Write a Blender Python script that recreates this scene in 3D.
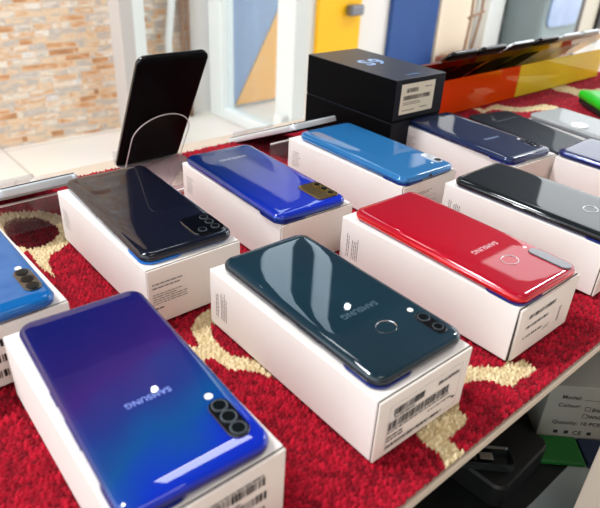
import bpy, bmesh, math, random
import numpy as np
from mathutils import Matrix, Vector
for o in list(bpy.data.objects): bpy.data.objects.remove(o)
S = bpy.context.scene
COL = S.collection
random.seed(7)
R = math.radians

# ------------------------------------------------------------------ camera
# world axes: X runs along the shelf edge, Y away from the shopkeeper's side, Z up; shelf top is z = 0
PITCH, ROLL, HEIGHT, FPX, EDGE = 0.523758, 0.055027, 0.271102, 595.916, R(42.3)
c, s = math.cos(PITCH), math.sin(PITCH)
fwd0, up0, rt0 = Vector((0, c, -s)), Vector((0, s, c)), Vector((1, 0, 0))
cr, sr = math.cos(ROLL), math.sin(ROLL)
rt1 = cr * rt0 + sr * up0
up1 = -sr * rt0 + cr * up0
TURN = Matrix.Rotation(-EDGE, 3, 'Z')
cx, cy, cz = TURN @ rt1, TURN @ up1, TURN @ (-fwd0)
cam = bpy.data.cameras.new('camera')
cam.sensor_width = 36.0
cam.sensor_fit = 'HORIZONTAL'
cam.lens = FPX / 600 * 36
cam.clip_start = 0.01
cam.dof.use_dof = True
cam.dof.focus_distance = 0.52
cam.dof.aperture_fstop = 11.0
co = bpy.data.objects.new('camera', cam)
COL.objects.link(co)
m3 = Matrix((cx, cy, cz)).transposed()
co.matrix_world = Matrix.Translation((0, 0, HEIGHT)) @ m3.to_4x4()
S.camera = co

# ------------------------------------------------------------------ light and exposure
W = bpy.data.worlds.new('daylight')
S.world = W
W.use_nodes = True
W.node_tree.nodes['Background'].inputs[0].default_value = (0.93, 0.97, 1.0, 1)
W.node_tree.nodes['Background'].inputs[1].default_value = 2.9
S.view_settings.view_transform = 'Standard'
S.view_settings.look = 'None'
S.view_settings.gamma = 1
S.view_settings.use_curve_mapping = False
S.view_settings.exposure = -0.18

def area(name, loc, size, power, color, rot=(0, 0, 0)):
    l = bpy.data.lights.new(name, 'AREA')
    l.shape = 'RECTANGLE'
    l.size, l.size_y = size
    l.energy = power
    l.color = color
    o = bpy.data.objects.new(name, l)
    o.location = loc
    o.rotation_euler = rot
    COL.objects.link(o)
    return o
area('ceiling_panel_lamp', (1.22, 1.90, 2.58), (0.62, 0.26), 7, (0.96, 0.985, 1.0))
area('corridor_panel_lamp', (-0.9, 1.5, 2.58), (1.2, 0.3), 120, (0.96, 0.985, 1.0))
area('far_wall_fill', (3.75, 0.7, 2.58), (1.2, 0.3), 85, (0.96, 0.985, 1.0))  # added fill for the far wall, kept clear of the reflections
area('shop_panel_lamp', (0.1, -0.7, 2.58), (1.2, 0.6), 16, (1, 0.93, 0.85))
def bulb(name, loc, power):
    l = bpy.data.lights.new(name, 'POINT')
    l.energy = power
    l.shadow_soft_size = 0.018
    o = bpy.data.objects.new(name, l)
    o.location = loc
    COL.objects.link(o)
bulb('ceiling_spot_lamp', (1.09, 2.33, 2.17), 0.8)
bulb('ceiling_spot_lamp_far', (2.60, 2.33, 2.25), 1.0)

# ------------------------------------------------------------------ materials
def lin(v):
    v = v / 255
    return v / 12.92 if v <= 0.04045 else ((v + 0.055) / 1.055) ** 2.4
def rgb(r, g, b): return (lin(r), lin(g), lin(b), 1)
MATS = {}
def mat(name, col, rough=0.5, metal=0.0, coat=0.0, spec=0.5, emit=None, bump=None, vary=None, trans=0.0, ior=1.45):
    if name in MATS: return MATS[name]
    m = bpy.data.materials.new(name)
    m.use_nodes = True
    nt = m.node_tree
    b = nt.nodes['Principled BSDF']
    b.inputs['Base Color'].default_value = col
    b.inputs['Roughness'].default_value = rough
    b.inputs['Metallic'].default_value = metal
    b.inputs['Coat Weight'].default_value = coat
    b.inputs['Coat Roughness'].default_value = 0.015
    b.inputs['Specular IOR Level'].default_value = spec
    b.inputs['Transmission Weight'].default_value = trans
    b.inputs['IOR'].default_value = ior
    if emit:
        b.inputs['Emission Color'].default_value = emit[0]
        b.inputs['Emission Strength'].default_value = emit[1]
    if bump or vary:
        tc = nt.nodes.new('ShaderNodeTexCoord')
        nz = nt.nodes.new('ShaderNodeTexNoise')
        nz.inputs['Scale'].default_value = (bump or vary)[0]
        nz.inputs['Detail'].default_value = 4
        nt.links.new(tc.outputs['Object'], nz.inputs['Vector'])
        if bump:
            bp = nt.nodes.new('ShaderNodeBump')
            bp.inputs['Strength'].default_value = bump[1]
            bp.inputs['Distance'].default_value = 0.002
            nt.links.new(nz.outputs['Fac'], bp.inputs['Height'])
            nt.links.new(bp.outputs['Normal'], b.inputs['Normal'])
        if vary:
            mx = nt.nodes.new('ShaderNodeMix')
            mx.data_type = 'RGBA'
            mx.inputs[6].default_value = col
            mx.inputs[7].default_value = vary[1]
            nt.links.new(nz.outputs['Fac'], mx.inputs[0])
            nt.links.new(mx.outputs[2], b.inputs['Base Color'])
    MATS[name] = m
    return m

def glassy(name, tint, alpha, rough=0.02, ior=1.49, glow=0.0):
    """a thin clear or tinted sheet: see-through with mirror-like reflections by angle"""
    if name in MATS: return MATS[name]
    m = bpy.data.materials.new(name)
    m.use_nodes = True
    nt = m.node_tree
    nt.nodes.clear()
    out = nt.nodes.new('ShaderNodeOutputMaterial')
    tr = nt.nodes.new('ShaderNodeBsdfTransparent')
    tr.inputs[0].default_value = tint
    df = nt.nodes.new('ShaderNodeBsdfDiffuse')
    df.inputs[0].default_value = tint
    gl = nt.nodes.new('ShaderNodeBsdfGlossy')
    gl.inputs['Roughness'].default_value = rough
    fr = nt.nodes.new('ShaderNodeFresnel')
    ge = nt.nodes.new('ShaderNodeNewGeometry')
    io = nt.nodes.new('ShaderNodeMath'); io.operation = 'MULTIPLY_ADD'   # same mirror strength entering and leaving the sheet
    io.inputs[1].default_value = 1 / ior - ior
    io.inputs[2].default_value = ior
    nt.links.new(ge.outputs['Backfacing'], io.inputs[0])
    nt.links.new(io.outputs[0], fr.inputs[0])
    m1 = nt.nodes.new('ShaderNodeMixShader')
    m1.inputs[0].default_value = alpha
    m2 = nt.nodes.new('ShaderNodeMixShader')
    nt.links.new(tr.outputs[0], m1.inputs[1])
    tl = nt.nodes.new('ShaderNodeBsdfTranslucent')
    tl.inputs[0].default_value = tint
    dt = nt.nodes.new('ShaderNodeMixShader')
    dt.inputs[0].default_value = glow
    nt.links.new(df.outputs[0], dt.inputs[1]); nt.links.new(tl.outputs[0], dt.inputs[2])
    nt.links.new(dt.outputs[0], m1.inputs[2])
    nt.links.new(fr.outputs[0], m2.inputs[0])
    nt.links.new(m1.outputs[0], m2.inputs[1])
    nt.links.new(gl.outputs[0], m2.inputs[2])
    nt.links.new(m2.outputs[0], out.inputs[0])
    MATS[name] = m
    return m

def ramp_mat(name, stops, vec, noise=0.0, metal=0.0, rough=0.5, coat=1.0, nscale=25):
    """coloured phone back: a colour ramp along a direction of the back (object space), under clear gloss"""
    m = bpy.data.materials.new(name)
    m.use_nodes = True
    nt = m.node_tree
    b = nt.nodes['Principled BSDF']
    tc = nt.nodes.new('ShaderNodeTexCoord')
    dp = nt.nodes.new('ShaderNodeVectorMath'); dp.operation = 'DOT_PRODUCT'
    dp.inputs[1].default_value = (vec[0], vec[1], 0)
    nt.links.new(tc.outputs['Object'], dp.inputs[0])
    nz = nt.nodes.new('ShaderNodeTexNoise')
    nz.inputs['Scale'].default_value = nscale
    nz.inputs['Detail'].default_value = 1
    nt.links.new(tc.outputs['Object'], nz.inputs['Vector'])
    ma = nt.nodes.new('ShaderNodeMath'); ma.operation = 'MULTIPLY_ADD'
    nt.links.new(nz.outputs['Fac'], ma.inputs[0])
    ma.inputs[1].default_value = noise
    nt.links.new(dp.outputs['Value'], ma.inputs[2])
    ad = nt.nodes.new('ShaderNodeMath'); ad.operation = 'ADD'
    nt.links.new(ma.outputs[0], ad.inputs[0])
    ad.inputs[1].default_value = 0.5 - noise * 0.5
    rp = nt.nodes.new('ShaderNodeValToRGB')
    e = rp.color_ramp.elements
    stops = [(p_, tuple(v * 0.62 for v in c_[:3]) + (1,)) for p_, c_ in stops]
    e[0].position, e[0].color = stops[0]
    e[1].position, e[1].color = stops[-1]
    for p_, c_ in stops[1:-1]:
        n_ = e.new(p_); n_.color = c_
    nt.links.new(ad.outputs[0], rp.inputs[0])
    nt.links.new(rp.outputs[0], b.inputs['Base Color'])
    b.inputs['Metallic'].default_value = metal
    b.inputs['Roughness'].default_value = rough
    b.inputs['Coat Weight'].default_value = coat
    b.inputs['Coat Roughness'].default_value = 0.012
    b.inputs['Coat IOR'].default_value = 1.5
    b.inputs['Specular IOR Level'].default_value = 0.05
    return m

WHITE = mat('white_card', rgb(238, 233, 228), 0.55, vary=(30, rgb(232, 226, 221)))
WHITE_END = mat('white_card_end', rgb(234, 226, 218), 0.55)
GAP = mat('dark_gap', rgb(60, 50, 45), 0.9)
INK = mat('black_ink', rgb(28, 26, 28), 0.7)
GREYINK = mat('grey_ink', rgb(120, 116, 114), 0.8)
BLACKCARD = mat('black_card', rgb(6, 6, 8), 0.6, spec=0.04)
BLACKTOP = mat('black_card_lid', rgb(34, 40, 52), 0.36)  # same card, upward face lightened in colour for light from above
BLACKEND = mat('black_card_lit_end', rgb(16, 20, 30), 0.5, spec=0.2)  # same card again, end face lightened less than the top
SILVER = mat('silver_metal', rgb(206, 214, 220), 0.28, metal=0.35)
CHROME = mat('chrome', rgb(220, 222, 225), 0.12, metal=1.0)
LENS = mat('lens_glass', rgb(14, 18, 20), 0.05, spec=0.15)
LENSRING = mat('lens_ring', rgb(96, 104, 110), 0.35, metal=0.7)
BLKGLASS = mat('black_glass', rgb(5, 6, 9), 0.04, coat=1)
FLASH = mat('flash_lens', rgb(245, 243, 235), 0.2)
ALU = mat('white_aluminium', rgb(226, 230, 228), 0.35)
CLEAR = glassy('clear_acrylic', (0.93, 0.93, 0.95, 1), 0.03)
CLEAR_EDGE = mat('acrylic_edge', rgb(225, 215, 215), 0.15, spec=0.6)
ORANGE = glassy('orange_acrylic', rgb(255, 104, 16), 0.7, glow=0.4)
YELLOW = glassy('yellow_acrylic', rgb(255, 240, 72), 0.84, glow=0.4)

# ------------------------------------------------------------------ mesh helpers
def obj(name, bm, m, parent=None, smooth=False):
    me = bpy.data.meshes.new(name)
    bmesh.ops.recalc_face_normals(bm, faces=bm.faces)
    bm.to_mesh(me); bm.free()
    for x in (m if isinstance(m, (list, tuple)) else [m]): me.materials.append(x)
    if smooth:
        for p in me.polygons: p.use_smooth = True
    o = bpy.data.objects.new(name, me)
    COL.objects.link(o)
    if parent: o.parent = parent
    return o
def empty(name, loc=(0, 0, 0), rotz=0):
    o = bpy.data.objects.new(name, None)
    o.empty_display_size = 0.02
    COL.objects.link(o)
    o.location = loc
    o.rotation_euler = (0, 0, rotz)
    return o
def tag(o, label, cat, group=None):
    o['label'] = label; o['category'] = cat
    if group: o['group'] = group
    return o
def structure(o):
    o['kind'] = 'structure'; return o
def box(bm, x0, x1, y0, y1, z0, z1, bev=0.0, seg=2):
    vs = [bm.verts.new((x, y, z)) for x in (x0, x1) for y in (y0, y1) for z in (z0, z1)]
    idx = [(0, 1, 3, 2), (4, 6, 7, 5), (0, 4, 5, 1), (2, 3, 7, 6), (0, 2, 6, 4), (1, 5, 7, 3)]
    fs = [bm.faces.new([vs[i] for i in f]) for f in idx]
    if bev:
        es = list({e for f in fs for e in f.edges})
        bmesh.ops.bevel(bm, geom=es, offset=bev, segments=seg, profile=0.5, affect='EDGES')
    return bm
def boxm(*a, **k): return box(bmesh.new(), *a, **k)
def rrect(w, l, r, n=8, cx=0.0, cy=0.0):
    r = max(min(r, w / 2 - 1e-5, l / 2 - 1e-5), 1e-5)
    pts = []
    for (sx, sy, a0) in ((1, 1, 0), (-1, 1, 90), (-1, -1, 180), (1, -1, 270)):
        for k in range(n + 1):
            a = R(a0 + 90 * k / n)
            pts.append((cx + sx * (w / 2 - r) + r * math.cos(a), cy + sy * (l / 2 - r) + r * math.sin(a)))
    return pts
def loft(bm, w, l, r, prof, n=8, cx=0.0, cy=0.0, cap0=True, cap1=True):
    """stack of rounded rectangles: prof = [(inset, z), ...]"""
    rings = []
    for ins, z in prof:
        rings.append([bm.verts.new((x, y, z)) for x, y in rrect(w - 2 * ins, l - 2 * ins, max(r - ins, 0.0008), n, cx, cy)])
    N = len(rings[0])
    for a, b in zip(rings, rings[1:]):
        for i in range(N):
            bm.faces.new((a[i], a[(i + 1) % N], b[(i + 1) % N], b[i]))
    if cap0: bm.faces.new(list(reversed(rings[0])))
    if cap1: bm.faces.new(rings[-1])
    return bm
def cyl(bm, x, y, z0, z1, r, n=24):
    a = [bm.verts.new((x + r * math.cos(2 * math.pi * k / n), y + r * math.sin(2 * math.pi * k / n), z0)) for k in range(n)]
    b = [bm.verts.new((v.co.x, v.co.y, z1)) for v in a]
    for i in range(n): bm.faces.new((a[i], a[(i + 1) % n], b[(i + 1) % n], b[i]))
    bm.faces.new(list(reversed(a))); bm.faces.new(b)
    return bm
def tube(bm, pts, r, n=8):
    rings = []
    for i, p in enumerate(pts):
        p = Vector(p)
        t = (Vector(pts[min(i + 1, len(pts) - 1)]) - Vector(pts[max(i - 1, 0)])).normalized()
        u = t.orthogonal().normalized(); v = t.cross(u)
        if rings:
            u = (lastu - t * lastu.dot(t)).normalized(); v = t.cross(u)
        lastu = u
        rings.append([bm.verts.new(p + r * (math.cos(2 * math.pi * k / n) * u + math.sin(2 * math.pi * k / n) * v)) for k in range(n)])
    for a, b in zip(rings, rings[1:]):
        for i in range(n): bm.faces.new((a[i], a[(i + 1) % n], b[(i + 1) % n], b[i]))
    bm.faces.new(list(reversed(rings[0]))); bm.faces.new(rings[-1])
    return bm
def quad(bm, p, u, v):
    p, u, v = Vector(p), Vector(u), Vector(v)
    bm.faces.new([bm.verts.new(q) for q in (p, p + u, p + u + v, p + v)])
def text(name, body, size, m, parent, mtx, width=None, bold=0.0):
    cu = bpy.data.curves.new(name, 'FONT')
    cu.body = body; cu.size = size; cu.align_x = 'CENTER'; cu.align_y = 'CENTER'
    cu.extrude = 0.00006; cu.offset = bold; cu.space_character = 1.06
    t = bpy.data.objects.new(name, cu)
    COL.objects.link(t)
    bpy.context.view_layer.update()
    me = bpy.data.meshes.new_from_object(t.evaluated_get(bpy.context.evaluated_depsgraph_get()))
    bpy.data.objects.remove(t)
    if width:
        xs = [v.co.x for v in me.vertices]
        k = width / (max(xs) - min(xs))
        for v in me.vertices: v.co.x *= k; v.co.y *= k
    me.materials.clear(); me.materials.append(m)
    o = bpy.data.objects.new(name, me)
    COL.objects.link(o)
    o.parent = parent
    o.matrix_local = mtx
    return o

# ------------------------------------------------------------------ the setting
def tile_mat():
    m = bpy.data.materials.new('pale_floor_tile'); m.use_nodes = True
    nt = m.node_tree; b = nt.nodes['Principled BSDF']
    tc = nt.nodes.new('ShaderNodeTexCoord')
    br = nt.nodes.new('ShaderNodeTexBrick')
    br.offset = 0.0
    br.inputs['Color1'].default_value = rgb(226, 220, 212)
    br.inputs['Color2'].default_value = rgb(232, 227, 219)
    br.inputs['Mortar'].default_value = rgb(190, 180, 170)
    br.inputs['Scale'].default_value = 1
    br.inputs['Mortar Size'].default_value = 0.004
    br.inputs['Brick Width'].default_value = 0.6
    br.inputs['Row Height'].default_value = 0.6
    nt.links.new(tc.outputs['Object'], br.inputs['Vector'])
    nz = nt.nodes.new('ShaderNodeTexNoise'); nz.inputs['Scale'].default_value = 6; nz.inputs['Detail'].default_value = 5
    nt.links.new(tc.outputs['Object'], nz.inputs['Vector'])
    mx = nt.nodes.new('ShaderNodeMix'); mx.data_type = 'RGBA'; mx.blend_type = 'MULTIPLY'; mx.inputs[0].default_value = 0.15
    nt.links.new(br.outputs['Color'], mx.inputs[6]); nt.links.new(nz.outputs['Color'], mx.inputs[7])
    nt.links.new(mx.outputs[2], b.inputs['Base Color'])
    b.inputs['Roughness'].default_value = 0.35
    return m
def stone_mat():
    m = bpy.data.materials.new('split_stone_cladding'); m.use_nodes = True
    nt = m.node_tree; b = nt.nodes['Principled BSDF']
    tc = nt.nodes.new('ShaderNodeTexCoord')
    mp = nt.nodes.new('ShaderNodeMapping')
    mp.inputs['Rotation'].default_value = (R(90), 0, 0)
    nt.links.new(tc.outputs['Object'], mp.inputs['Vector'])
    def bricks(w, h, off, seed):
        br = nt.nodes.new('ShaderNodeTexBrick')
        br.offset = off; br.offset_frequency = 2; br.squash = 0.7; br.squash_frequency = 3
        br.inputs['Color1'].default_value = (0, 0, 0, 1); br.inputs['Color2'].default_value = (1, 1, 1, 1)
        br.inputs['Mortar'].default_value = (0.42, 0.42, 0.42, 1)
        br.inputs['Scale'].default_value = 1
        br.inputs['Mortar Size'].default_value = 0.0022
        br.inputs['Mortar Smooth'].default_value = 0.3
        br.inputs['Brick Width'].default_value = w; br.inputs['Row Height'].default_value = h
        mm = nt.nodes.new('ShaderNodeMapping'); mm.inputs['Location'].default_value = (seed, seed * 0.37, 0)
        nt.links.new(mp.outputs[0], mm.inputs[0]); nt.links.new(mm.outputs[0], br.inputs['Vector'])
        return br
    b1, b2 = bricks(0.17, 0.0245, 0.37, 0.0), bricks(0.10, 0.0245, 0.61, 0.0)
    av = nt.nodes.new('ShaderNodeMix'); av.data_type = 'RGBA'; av.inputs[0].default_value = 0.45
    nt.links.new(b1.outputs['Color'], av.inputs[6]); nt.links.new(b2.outputs['Color'], av.inputs[7])
    nz = nt.nodes.new('ShaderNodeTexNoise'); nz.inputs['Scale'].default_value = 14; nz.inputs['Detail'].default_value = 5
    st = nt.nodes.new('ShaderNodeMapping'); st.inputs['Scale'].default_value = (1, 1, 3)
    nt.links.new(tc.outputs['Object'], st.inputs['Vector']); nt.links.new(st.outputs[0], nz.inputs['Vector'])
    a2 = nt.nodes.new('ShaderNodeMix'); a2.data_type = 'RGBA'; a2.inputs[0].default_value = 0.4
    nt.links.new(av.outputs[2], a2.inputs[6]); nt.links.new(nz.outputs['Fac'], a2.inputs[7])
    rp = nt.nodes.new('ShaderNodeValToRGB')
    e = rp.color_ramp.elements
    cols = [(0.2, rgb(158, 112, 78)), (0.32, rgb(208, 152, 106)), (0.42, rgb(232, 204, 172)), (0.5, rgb(190, 180, 174)),
            (0.58, rgb(236, 222, 204)), (0.66, rgb(216, 170, 126)), (0.74, rgb(240, 232, 222)), (0.84, rgb(176, 172, 178))]
    e[0].position, e[0].color = cols[0]; e[1].position, e[1].color = cols[-1]
    for p_, c_ in cols[1:-1]: e.new(p_).color = c_
    nt.links.new(a2.outputs[2], rp.inputs[0])
    nt.links.new(rp.outputs[0], b.inputs['Base Color'])
    bp = nt.nodes.new('ShaderNodeBump'); bp.inputs['Strength'].default_value = 0.6; bp.inputs['Distance'].default_value = 0.012
    nt.links.new(a2.outputs[2], bp.inputs['Height']); nt.links.new(bp.outputs[0], b.inputs['Normal'])
    b.inputs['Roughness'].default_value = 0.75
    return m
PLASTER = mat('white_plaster', rgb(232, 230, 226), 0.8, bump=(40, 0.05))
CEIL = mat('ceiling_paint', rgb(84, 84, 90), 0.9)
SHOPWALL = mat('shop_wall_paint', rgb(206, 188, 172), 0.85)
BLUEP = mat('blue_paint', rgb(44, 84, 148), 0.6, vary=(9, rgb(30, 66, 128)))
BLUEPALE = mat('pale_blue_paint', rgb(120, 156, 204), 0.6, vary=(7, rgb(104, 140, 190)))
YELP = mat('yellow_paint', rgb(252, 190, 8), 0.5)
ORYEL = mat('amber_paint', rgb(255, 176, 26), 0.55)
DARKGLASS = mat('dark_shopfront_glass', rgb(10, 14, 34), 0.3, spec=0.1)

FZ = -0.6
structure(obj('floor', boxm(-3.5, 7.5, -2.6, 3.4, FZ - 0.1, FZ), tile_mat()))
structure(obj('ceiling', boxm(-2.6, 4.5, -2.6, 2.53, 2.6, 2.7), CEIL))
structure(obj('wall_back', boxm(-2.6, 4.5, -2.7, -2.6, FZ, 2.6), SHOPWALL))
structure(obj('wall_stone', boxm(-2.6, 1.46, 2.43, 2.53, FZ, 1.45), stone_mat()))
structure(obj('window_2', boxm(1.10, 1.46, 2.39, 2.43, 0.75, 1.45), DARKGLASS))
structure(obj('wall_far', boxm(1.46, 7.2, 2.43, 2.53, FZ, 1.0), PLASTER))
structure(obj('window_1', boxm(1.46, 5.3, 2.43, 2.53, 1.0, 2.6), DARKGLASS))
structure(obj('unseen_dark_band', boxm(-2.6, 1.46, 2.43, 2.53, 1.45, 1.92), DARKGLASS))  # unseen dark band added to keep the violet phone's reflection dark
structure(obj('wall_upper', boxm(-2.6, 1.46, 2.43, 2.53, 1.92, 2.6), mat('lilac_grey_plaster', rgb(72, 68, 90), 0.8)))
for k, (xa, xb, za, zb) in enumerate(((1.90, 2.12, 1.45, 2.6), (2.34, 2.48, 1.45, 2.6), (2.22, 2.72, 0.98, 1.12), (3.2, 3.34, 1.02, 1.36), (3.42, 3.6, 1.02, 1.36))):  # unseen bars and boards added for the phone backs to reflect
    structure(obj('trim_%d' % (15 + k), boxm(xa, xb, 2.40, 2.43, za, zb), PLASTER if k > 1 else mat('streak_glow', rgb(200, 225, 240), 0.4, emit=((0.7, 0.88, 1.0, 1), 2.8))))  # the first two glow only to streak the teal phone's back
# painted fields on the far wall: a blue field with a yellow corner, a yellow board, a deep blue board
structure(obj('trim_1', boxm(1.6, 2.02, 2.418, 2.43, FZ + 0.01, 1.0), BLUEPALE))
bm = bmesh.new()
tri = [(1.71, FZ + 0.012), (2.02, FZ + 0.012), (2.02, -0.07)]
f0 = [bm.verts.new((x, 2.41, z)) for x, z in tri]; f1 = [bm.verts.new((x, 2.418, z)) for x, z in tri]
bm.faces.new(f0); bm.faces.new(f1)
for i in range(3): bm.faces.new((f0[i], f0[(i + 1) % 3], f1[(i + 1) % 3], f1[i]))
structure(obj('trim_2', bm, ORYEL))
structure(obj('trim_3', boxm(2.06, 2.15, 2.40, 2.43, FZ, 1.0), YELP))
structure(obj('trim_4', boxm(2.15, 2.21, 2.41, 2.43, FZ, 1.0), ALU))
d3 = structure(obj('door_1', boxm(2.21, 2.52, 2.385, 2.43, FZ, 1.0), YELP))
bm = bmesh.new(); box(bm, 2.40, 2.50, 2.34, 2.385, -0.205, -0.15, 0.01)
obj('door_handle', bm, mat('grey_handle', rgb(120, 120, 125), 0.3, metal=0.6), d3)
structure(obj('trim_5', boxm(2.80, 3.22, 2.40, 2.43, FZ + 0.02, 1.0), BLUEP))
structure(obj('trim_6', boxm(3.26, 3.62, 2.41, 2.43, FZ, 1.0), mat('cream_blind', rgb(240, 226, 204), 0.8)))
structure(obj('trim_7', boxm(3.66, 3.84, 2.33, 2.43, FZ, 1.0), ALU))
structure(obj('trim_8', boxm(4.42, 4.95, 2.41, 2.43, FZ, 1.0), mat('pink_beige_plaster', rgb(226, 200, 186), 0.8, vary=(5, rgb(214, 182, 166)))))
structure(obj('trim_9', boxm(4.98, 5.10, 2.38, 2.43, FZ, 1.0), mat('dark_mullion', rgb(70, 62, 58), 0.5)))
structure(obj('trim_10', boxm(5.10, 5.42, 2.41, 2.43, FZ, 1.0), mat('putty_paint', rgb(196, 188, 172), 0.7)))
structure(obj('trim_11', boxm(5.42, 5.50, 2.38, 2.43, FZ, 1.0), mat('black_mullion', rgb(24, 22, 22), 0.5)))
# white door post in the stone wall, pipes beside it
structure(obj('trim_12', boxm(1.10, 1.155, 2.33, 2.43, FZ, 0.75), mat('grey_post', rgb(196, 190, 186), 0.6)))
structure(obj('trim_13', boxm(1.155, 1.205, 2.33, 2.43, FZ, 0.75), ALU))
bm = bmesh.new()
tube(bm, [(1.345, 2.40, FZ), (1.345, 2.40, -0.25), (1.37, 2.40, -0.1), (1.37, 2.40, 0.1), (1.40, 2.40, 0.3), (1.40, 2.40, 0.74)], 0.016)
tag(obj('wall_pipe', bm, ALU, smooth=True), 'white bent pipe running up the stone wall behind the upright black phone', 'pipe')
for k, x in enumerate((1.425, 1.452)):
    bm = tube(bmesh.new(), [(x, 2.41, FZ), (x, 2.41, 0.74)], 0.009)
    tag(obj('conduit', bm, mat('brown_conduit', rgb(150, 120, 100), 0.6), smooth=True), ('thin brown conduit on the stone wall next to the white pipe', 'thin brown conduit at the end of the stone wall against the white wall')[k], 'conduit', 'brown conduits')

# glass door leaf standing open into the passage
t = empty('glass_door', (1.60, 2.40, FZ))
tag(t, 'white framed glass door standing open in front of the blue and yellow wall', 'door')
def doorpart(name, y0, y1, z0, z1, x0, x1, m):
    return obj(name, boxm(x0, x1, y0, y1, z0, z1, bev=0.004, seg=1), m, t)
doorpart('stile', -0.60, -0.49, 0, 1.55, -0.05, 0.02, ALU)
doorpart('stile', -0.10, 0.0, 0, 1.55, -0.05, 0.02, ALU)
doorpart('bottom_rail', -0.49, -0.10, 0, 0.045, -0.045, 0.015, ALU)
doorpart('top_rail', -0.49, -0.10, 1.45, 1.55, -0.045, 0.015, ALU)
doorpart('pane', -0.49, -0.10, 0.045, 1.45, -0.018, -0.012, glassy('door_glass', (0.92, 0.96, 0.97, 1), 0.10))
doorpart('handle', -0.58, -0.53, 0.07, 0.14, -0.09, -0.05, ALU)

# ------------------------------------------------------------------ shelf, carpet, lower level
SHELFW = mat('shelf_edge', rgb(206, 190, 172), 0.45, vary=(60, rgb(190, 172, 154)))
tag(obj('display_shelf', boxm(-0.9, 2.6, 0.1135, 0.668, -0.0130, -0.0066, bev=0.001, seg=1), SHELFW), 'pale display shelf under the red carpet, its thin front edge showing', 'shelf')

RING = [(0.13, 0.582), (0.136, 0.586), (0.154, 0.576), (0.166, 0.568), (0.174, 0.553), (0.177, 0.535), (0.169, 0.502), (0.158, 0.489), (0.145, 0.482), (0.133, 0.471), (0.129, 0.444), (0.125, 0.463), (0.127, 0.496), (0.097, 0.508), (0.09, 0.54), (0.103, 0.57)]
ELL = [(0.124, 0.555), (0.128, 0.564), (0.14, 0.566), (0.155, 0.559), (0.162, 0.543), (0.164, 0.526), (0.161, 0.513), (0.151, 0.503), (0.14, 0.499), (0.129, 0.499), (0.121, 0.513), (0.12, 0.535)]
MID = [(0.181, 0.315), (0.191, 0.323), (0.196, 0.326), (0.207, 0.328), (0.217, 0.323), (0.209, 0.305), (0.195, 0.309), (0.188, 0.298), (0.186, 0.281), (0.187, 0.271), (0.192, 0.264), (0.201, 0.254), (0.196, 0.234), (0.191, 0.246), (0.185, 0.253), (0.177, 0.259), (0.176, 0.269), (0.175, 0.277), (0.17, 0.28), (0.167, 0.273), (0.167, 0.263), (0.164, 0.252), (0.163, 0.258), (0.163, 0.271), (0.164, 0.295), (0.161, 0.311), (0.167, 0.302), (0.172, 0.292), (0.176, 0.297), (0.178, 0.306)]
FRONT = [(0.302, 0.179), (0.312, 0.159), (0.324, 0.151), (0.33, 0.144), (0.34, 0.146), (0.341, 0.141), (0.352, 0.141), (0.348, 0.128), (0.34, 0.128), (0.33, 0.13), (0.32, 0.128), (0.316, 0.133), (0.314, 0.138), (0.308, 0.146), (0.299, 0.15), (0.291, 0.151), (0.274, 0.141), (0.271, 0.137), (0.27, 0.129), (0.264, 0.129), (0.246, 0.127), (0.245, 0.121), (0.245, 0.114), (0.216, 0.111), (0.228, 0.115), (0.232, 0.123), (0.232, 0.136), (0.234, 0.144), (0.256, 0.154), (0.277, 0.155), (0.293, 0.161)]
BAND = [(0.87, 0.555), (0.883, 0.534), (0.929, 0.541), (0.935, 0.516), (0.957, 0.503), (1.007, 0.494), (1.012, 0.47), (0.981, 0.461), (0.964, 0.478), (0.925, 0.489), (0.907, 0.506), (0.898, 0.525), (0.861, 0.521)]
BAND2 = [(1.135, 0.561), (1.176, 0.546), (1.165, 0.517), (1.185, 0.497), (1.244, 0.489), (1.128, 0.436), (1.104, 0.458), (1.111, 0.484), (1.122, 0.509), (1.112, 0.532)]
EXTRA = [(0.30, 0.55), (0.33, 0.58), (0.37, 0.57), (0.36, 0.54), (0.33, 0.545)]
def inside(px, py, poly):
    r = np.zeros(px.shape, bool)
    n = len(poly)
    for i in range(n):
        x0, y0 = poly[i]; x1, y1 = poly[(i + 1) % n]
        cnd = ((y0 > py) != (y1 > py))
        with np.errstate(divide='ignore', invalid='ignore'):
            xi = (x1 - x0) * (py - y0) / (y1 - y0 + 1e-12) + x0
        r ^= cnd & (px < xi)
    return r
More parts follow.
